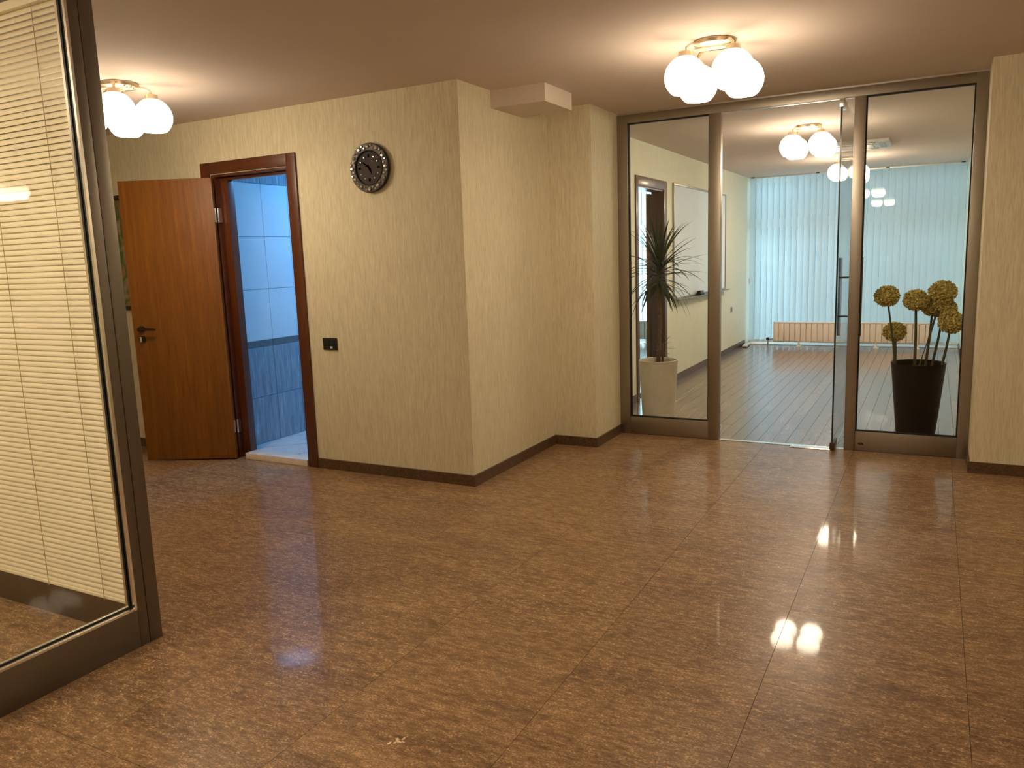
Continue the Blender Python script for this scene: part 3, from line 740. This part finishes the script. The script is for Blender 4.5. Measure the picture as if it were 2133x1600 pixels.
# ================================================================== CEILING LAMPS
def build_lamp():
    t = thing('ceiling_lamp', 'x', 'ceiling lamp', (0, 0, H))
    bm = bmesh.new(); lathe(bm, [(0.105, -0.0005), (0.108, -0.006), (0.100, -0.022), (0.085, -0.028)], 40); obj('canopy', bm, LAMPM, t, True)
    for k in range(4):
        sx, sy = [(1, 1), (-1, 1), (-1, -1), (1, -1)][k]
        gx, gy = sx*0.118, sy*0.118
        bm = bmesh.new()
        # flat curved bar rising out of the canopy and dropping to the globe
        pts = [(0.35*gx, 0.35*gy, -0.026), (0.6*gx, 0.6*gy, -0.020), (0.82*gx, 0.82*gy, -0.024), (0.96*gx, 0.96*gy, -0.040), (gx, gy, -0.062)]
        tube(bm, pts, [0.009, 0.009, 0.008, 0.008, 0.008], 10); a = obj('arm', bm, LAMPM, t, True)
        bm = bmesh.new(); lathe(bm, [(0.012, -0.054), (0.034, -0.060), (0.037, -0.086), (0.030, -0.090)], 24, gx, gy); obj('socket_cup', bm, LAMPM, a, True)
        bm = bmesh.new(); R0 = 0.103; zc = -0.179
        prof = [(R0*math.sin(th), zc + R0*math.cos(th)) for th in [math.radians(20 + 7.6*i) for i in range(17)]]
        lathe(bm, prof, 28, gx, gy, True, True)
        obj('globe', bm, GLOBE, a, True, angle=60)
    for k in range(2):
        bm = bmesh.new(); s = -1 if k else 1
        tube(bm, [(-0.100, s*0.020, -0.034), (0, s*0.020, -0.030), (0.100, s*0.020, -0.034)], 0.006, 8); obj('cross_bar', bm, LAMPM, t, True)
    return t
lamp0 = build_lamp()
lamps = [(-1.03, 4.20, 'four globe ceiling lamp in the hall before the glass partition'),
         (-4.10, 3.07, 'four globe ceiling lamp half hidden by the left frame post'),
         (-1.02, 7.50, 'nearer of two four globe lamps seen in the meeting room'),
         (-0.96, 10.45, 'farther of two four globe lamps, half behind the partition mullion'),
         (-1.00, 0.70, 'four globe ceiling lamp overhead near the viewer, out of frame'),
         (-1.00, -2.90, 'four globe ceiling lamp behind the viewer, nearest of the two'),
         (-1.00, -6.50, 'four globe ceiling lamp at the far end behind the viewer'),
         (3.35, 4.95, 'four globe ceiling lamp in right arm of the hall, out of frame'),
         (-3.45, 0.70, 'four globe ceiling lamp inside the glazed cubicle beside its blind, out of frame'),
         (-3.95, -0.55, 'added four globe lamp, unseen deep inside the glazed cubicle, lifting its light')]  # last lamp is an unseen addition, brightening the slat blind and cubicle floor
for i, (x, y, lb) in enumerate(lamps):
    t = lamp0 if i == 0 else copy_tree(lamp0)
    if 'meeting' in lb or 'farther of two' in lb:      # these two fittings hold stronger bulbs
        for a in t.children:
            for g in a.children:
                if g.name.startswith('globe'):
                    mm = g.data.copy(); mm.materials[0] = GLOBE2; g.data = mm
    t.location = (x, y, H); t['label'] = lb; t['group'] = 'four globe ceiling lamps'

# ================================================================== WALL CLOCK, SWITCH, POSTER
ck = thing('round_clock', 'round dark wall clock with a crystal studded rim', 'clock', (-3.178, YA, 2.016))
def disc(bm, prof, n=48):
    # prof: (radius, depth towards -y)
    rings = [[bm.verts.new((r*math.sin(2*PI*i/n), -d, r*math.cos(2*PI*i/n))) for i in range(n)] for r, d in prof]
    for a, b in zip(rings, rings[1:]):
        for i in range(n): bm.faces.new((a[i], a[(i+1) % n], b[(i+1) % n], b[i]))
    bm.faces.new(rings[0]); bm.faces.new(list(reversed(rings[-1])))
bm = bmesh.new(); disc(bm, [(0.140, 0.001), (0.152, 0.012), (0.153, 0.026), (0.148, 0.032), (0.110, 0.034), (0.104, 0.030), (0.102, 0.026)]); obj('case', bm, CLOCKM, ck, True)
bm = bmesh.new(); disc(bm, [(0.1015, 0.0255), (0.1010, 0.028)]); fc = obj('dial', bm, CLOCKF, ck, True)
bm = bmesh.new()
for i in range(48):
    pass
# ring bezel around the dial
n, kx = 48, 8
vs = [[bm.verts.new(((0.106 + 0.005*math.cos(2*PI*j/kx))*math.sin(2*PI*i/n), -0.034 - 0.005*math.sin(2*PI*j/kx), (0.106 + 0.005*math.cos(2*PI*j/kx))*math.cos(2*PI*i/n))) for j in range(kx)] for i in range(n)]
for i in range(n):
    for j in range(kx): bm.faces.new((vs[i][j], vs[(i+1) % n][j], vs[(i+1) % n][(j+1) % kx], vs[i][(j+1) % kx]))
obj('inner_bezel', bm, CLOCKM, ck, True)
def gem_mesh(r, h):
    bm = bmesh.new()
    lo = [bm.verts.new((r*math.cos(2*PI*i/8), 0, r*math.sin(2*PI*i/8))) for i in range(8)]
    md = [bm.verts.new((r*math.cos(2*PI*(i+.5)/8), -h*0.55, r*math.sin(2*PI*(i+.5)/8))) for i in range(8)]
    hi = [bm.verts.new((0.5*r*math.cos(2*PI*i/8), -h, 0.5*r*math.sin(2*PI*i/8))) for i in range(8)]
    for A, B in ((lo, md), (md, hi)):
        for i in range(8):
            bm.faces.new((A[i], A[(i+1) % 8], B[i])) ; bm.faces.new((A[(i+1) % 8], B[(i+1) % 8], B[i]))
    bm.faces.new(hi); bm.faces.new(list(reversed(lo)))
    return mesh_of(bm, 'crystal', CRYSTAL)
GEM, GEMS, GEMD = gem_mesh(0.0115, 0.011), gem_mesh(0.0075, 0.008), gem_mesh(0.0048, 0.004)
for i in range(12):
    a = 2*PI*i/12
    link('crystal', GEM, ck, (0.130*math.sin(a), -0.033, 0.130*math.cos(a)), (0.10*math.cos(i*2.1), i, 0.12*math.sin(i*1.7)))
    a2 = a + PI/12
    for rr_, da in ((0.138, -0.075), (0.122, 0.06)):
        link('crystal', GEMS, ck, (rr_*math.sin(a2 + da), -0.033, rr_*math.cos(a2 + da)), (0.2*math.sin(i*1.3), i*0.7, 0.2*math.cos(i*2.3)))
for i in range(12):
    a = 2*PI*i/12
    if i % 3:
        link('hour_stud', GEMD, ck, (0.074*math.sin(a), -0.028, 0.074*math.cos(a)))
    else:
        bm = bmesh.new(); bx(bm, -0.006, 0.006, -0.0025, 0, -0.009, 0.009); obj('hour_mark', bm, HANDM, ck, loc=(0.074*math.sin(a), -0.028, 0.074*math.cos(a)), rot=(0, a, 0))
def hand(nm, L, w, ang, y):
    bm = bmesh.new(); v = [(-w, -0.02), (w, -0.02), (w*1.3, L*0.3), (0, L), (-w*1.3, L*0.3)]
    A = [bm.verts.new((x, 0, z)) for x, z in v]; B = [bm.verts.new((x, -0.0012, z)) for x, z in v]
    bm.faces.new(A); bm.faces.new(list(reversed(B)))
    for i in range(5): bm.faces.new((A[i], A[(i+1) % 5], B[(i+1) % 5], B[i]))
    obj(nm, bm, HANDM, ck, loc=(0, y, 0), rot=(0, ang, 0))
hand('hour_hand', 0.050, 0.005, math.radians(155), -0.0295); hand('minute_hand', 0.080, 0.004, math.radians(-52), -0.031)
bm = bmesh.new(); tube(bm, [(0, -0.028, 0), (0, -0.034, 0)], 0.006, 14); obj('hub', bm, HANDM, ck, True)

sw = thing('light_switch', 'black double light switch on the wall beside the toilet door', 'switch', (-3.619, YA, 0.887))
bm = bmesh.new(); bx(bm, -0.060, 0.060, -0.010, -0.0002, -0.041, 0.041, 0.002); obj('plate', bm, BLACKP, sw, True)
for s, w in ((-0.028, 0.025), (0.030, 0.023)):
    bm = bmesh.new(); bx(bm, s - w, s + w, -0.0135, -0.0102, -0.033, 0.033, 0.0015); rk = obj('rocker', bm, BLACKP, sw, True)
    if s < 0:
        bm = bmesh.new(); bx(bm, 0.004, 0.026, -0.0145, -0.0136, -0.030, -0.016); obj('marker', bm, WHITEP, sw)

ps = thing('hanging_poster', 'poster with black rods on the wall behind the open door', 'poster', (-5.745, YA, 1.10))
def poster_mat():
    mt, nt, p = new_mat('poster_print')
    v = nt.nodes.new('ShaderNodeTexCoord').outputs['Object']
    a = scaled_noise(nt, v, (6, 1, 5), 1.0, 2)
    nt.links.new(ramp(nt, a, [(0.30, (0.30, 0.05, 0.04)), (0.42, (0.35, 0.22, 0.12)), (0.5, (0.08, 0.16, 0.03)), (0.62, (0.55, 0.38, 0.26)), (0.75, (0.6, 0.45, 0.35))]), p.inputs['Base Color'])
    p.inputs['Roughness'].default_value = 0.5; return mt
PM = poster_mat()
bm = bmesh.new(); bx(bm, 0.004, 0.52, -0.006, -0.004, 0.03, 0.875); obj('print', bm, PM, ps)
for z in (0.015, 0.875):
    bm = bmesh.new(); bx(bm, -0.012, 0.536, -0.018, -0.0005, z, z + 0.036, 0.003); obj('rod', bm, BLACKP, ps, True)

# ================================================================== LEFT GLAZED CUBICLE (glass along y, blinds along x)
cb = thing('cubicle_partition', 'aluminium framed glass corner of the cubicle at left edge', 'partition', (XP, YP, 0))
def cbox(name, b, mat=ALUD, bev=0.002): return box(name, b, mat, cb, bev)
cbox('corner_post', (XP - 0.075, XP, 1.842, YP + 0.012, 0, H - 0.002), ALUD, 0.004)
cbox('stile', (XP - 0.055, XP - 0.002, 1.803, 1.842, 0, 2.395))
cbox('bottom_rail', (XP - 0.055, XP - 0.002, -2.36, 1.803, 0, 0.150))
cbox('top_rail', (XP - 0.055, XP - 0.002, -2.36, 1.842, 2.395, H - 0.002))
cbox('stile', (XP - 0.055, XP - 0.002, -2.40, -2.36, 0, H - 0.002))
cbox('mullion', (XP - 0.055, XP - 0.002, -0.35, -0.29, 0.150, 2.395))
# panes along y
for (a, b) in ((-0.29, 1.803), (-2.36, -0.35)):
    gx = XP - 0.028; zb, zt, e = 0.150, 2.395, 0.009
    cbox('glass_pane', (gx - 0.005, gx + 0.005, a + 0.003, b - 0.003, zb + 0.003, zt - 0.003), GLASS, 0)
    for s in (1, -1):
        xx0, xx1 = (gx + 0.0052, gx + 0.014) if s > 0 else (gx - 0.014, gx - 0.0052)
        bm = bmesh.new()
        bx(bm, xx0, xx1, a, a + e, zb, zt); bx(bm, xx0, xx1, b - e, b, zb, zt)
        bx(bm, xx0, xx1, a + e, b - e, zb, zb + e); bx(bm, xx0, xx1, a + e, b - e, zt - e, zt)
        o = obj('glazing_seal', bm, RUBBER, cb); o.location = -ORG[cb.name]
        xa_, xb_ = (gx + 0.014, XP - 0.0025) if s > 0 else (XP - 0.0545, gx - 0.014)
        bm = bmesh.new(); bx(bm, xa_, xb_, a, b, zb, zb + 0.010, 0.001); bx(bm, xa_, xb_, b - 0.010, b, zb + 0.010, zt); bx(bm, xa_, xb_, a, a + 0.010, zb + 0.010, zt)
        o = obj('glazing_bead', bm, ALUL, cb); o.location = -ORG[cb.name]
# back glazing along x with blinds in front
cbox('bottom_rail', (-5.6, XP - 0.075, 1.845, 1.893, 0, 0.142)); cbox('top_rail', (-5.6, XP - 0.075, 1.845, 1.893, 2.395, H - 0.002))
cbox('mullion', (-4.62, -4.56, 1.845, 1.893, 0.142, 2.395)); cbox('stile', (-5.6, -5.56, 1.845, 1.893, 0.142, 2.395))
for (a, b) in ((-4.56, XP - 0.075), (-5.56, -4.62)):
    cbox('glass_pane', (a, b, 1.864, 1.874, 0.142, 2.395), GLASS, 0)

vb = thing('venetian_blind', 'cream horizontal slat blind inside the glazed cubicle', 'blind', (-3.62, 1.822, 0.15))
VX0, VX1 = -4.54, -2.704
SLW, PITCH = 0.0238, 0.0215
bm = bmesh.new(); tilt = math.radians(66); n = 6; L = VX1 - VX0
prof = []
for i in range(n + 1):
    s = -SLW/2 + SLW*i/n; c = 0.0048*(1 - (2*i/n - 1)**2)
    prof.append((s, c))
rows_ = []
for s, c in prof: # s across the slat, c crown; tilt so that lower edge leans to the room side (-y)
    y = -math.cos(tilt)*(-s) - math.sin(tilt)*c; z = math.sin(tilt)*s + math.cos(tilt)*c*0.0
    rows_.append((bm.verts.new((-L/2, y, z)), bm.verts.new((L/2, y, z))))
back = [(bm.verts.new((-L/2, a.co.y + 0.0004, a.co.z)), bm.verts.new((L/2, a.co.y + 0.0004, a.co.z))) for a, b in rows_]
for R_ in (rows_, back):
    for a, b in zip(R_, R_[1:]): bm.faces.new((a[0], a[1], b[1], b[0]))
bm.faces.new((rows_[0][0], back[0][0], back[0][1], rows_[0][1])); bm.faces.new((rows_[-1][0], rows_[-1][1], back[-1][1], back[-1][0]))
SLM = mesh_of(bm, 'slat', SLATM, True, 60)
zz = 0.178; k = 0
while zz < 2.352:
    o = link('slat', SLM, vb, ((VX0 + VX1)/2 + 3.62 + random.uniform(-0.0015, 0.0015), random.uniform(-0.0006, 0.0006), zz - 0.15), (random.uniform(-0.05, 0.05), 0, 0))
    zz += PITCH; k += 1
box('bottom_bar', (VX0, VX1, 1.812, 1.832, 0.153, 0.166), SLATM, vb, 0.003)
box('headrail', (VX0, VX1, 1.806, 1.840, 2.362, 2.392), SLATM, vb, 0.002)
for xx in (-2.83, -3.19, -3.55, -3.91, -4.27):
    bm = bmesh.new(); tube(bm, [(xx + 3.62, -0.0135, 0.0), (xx + 3.62, -0.0135, 2.215)], 0.0014, 6); obj('ladder_cord', bm, CORDM, vb)
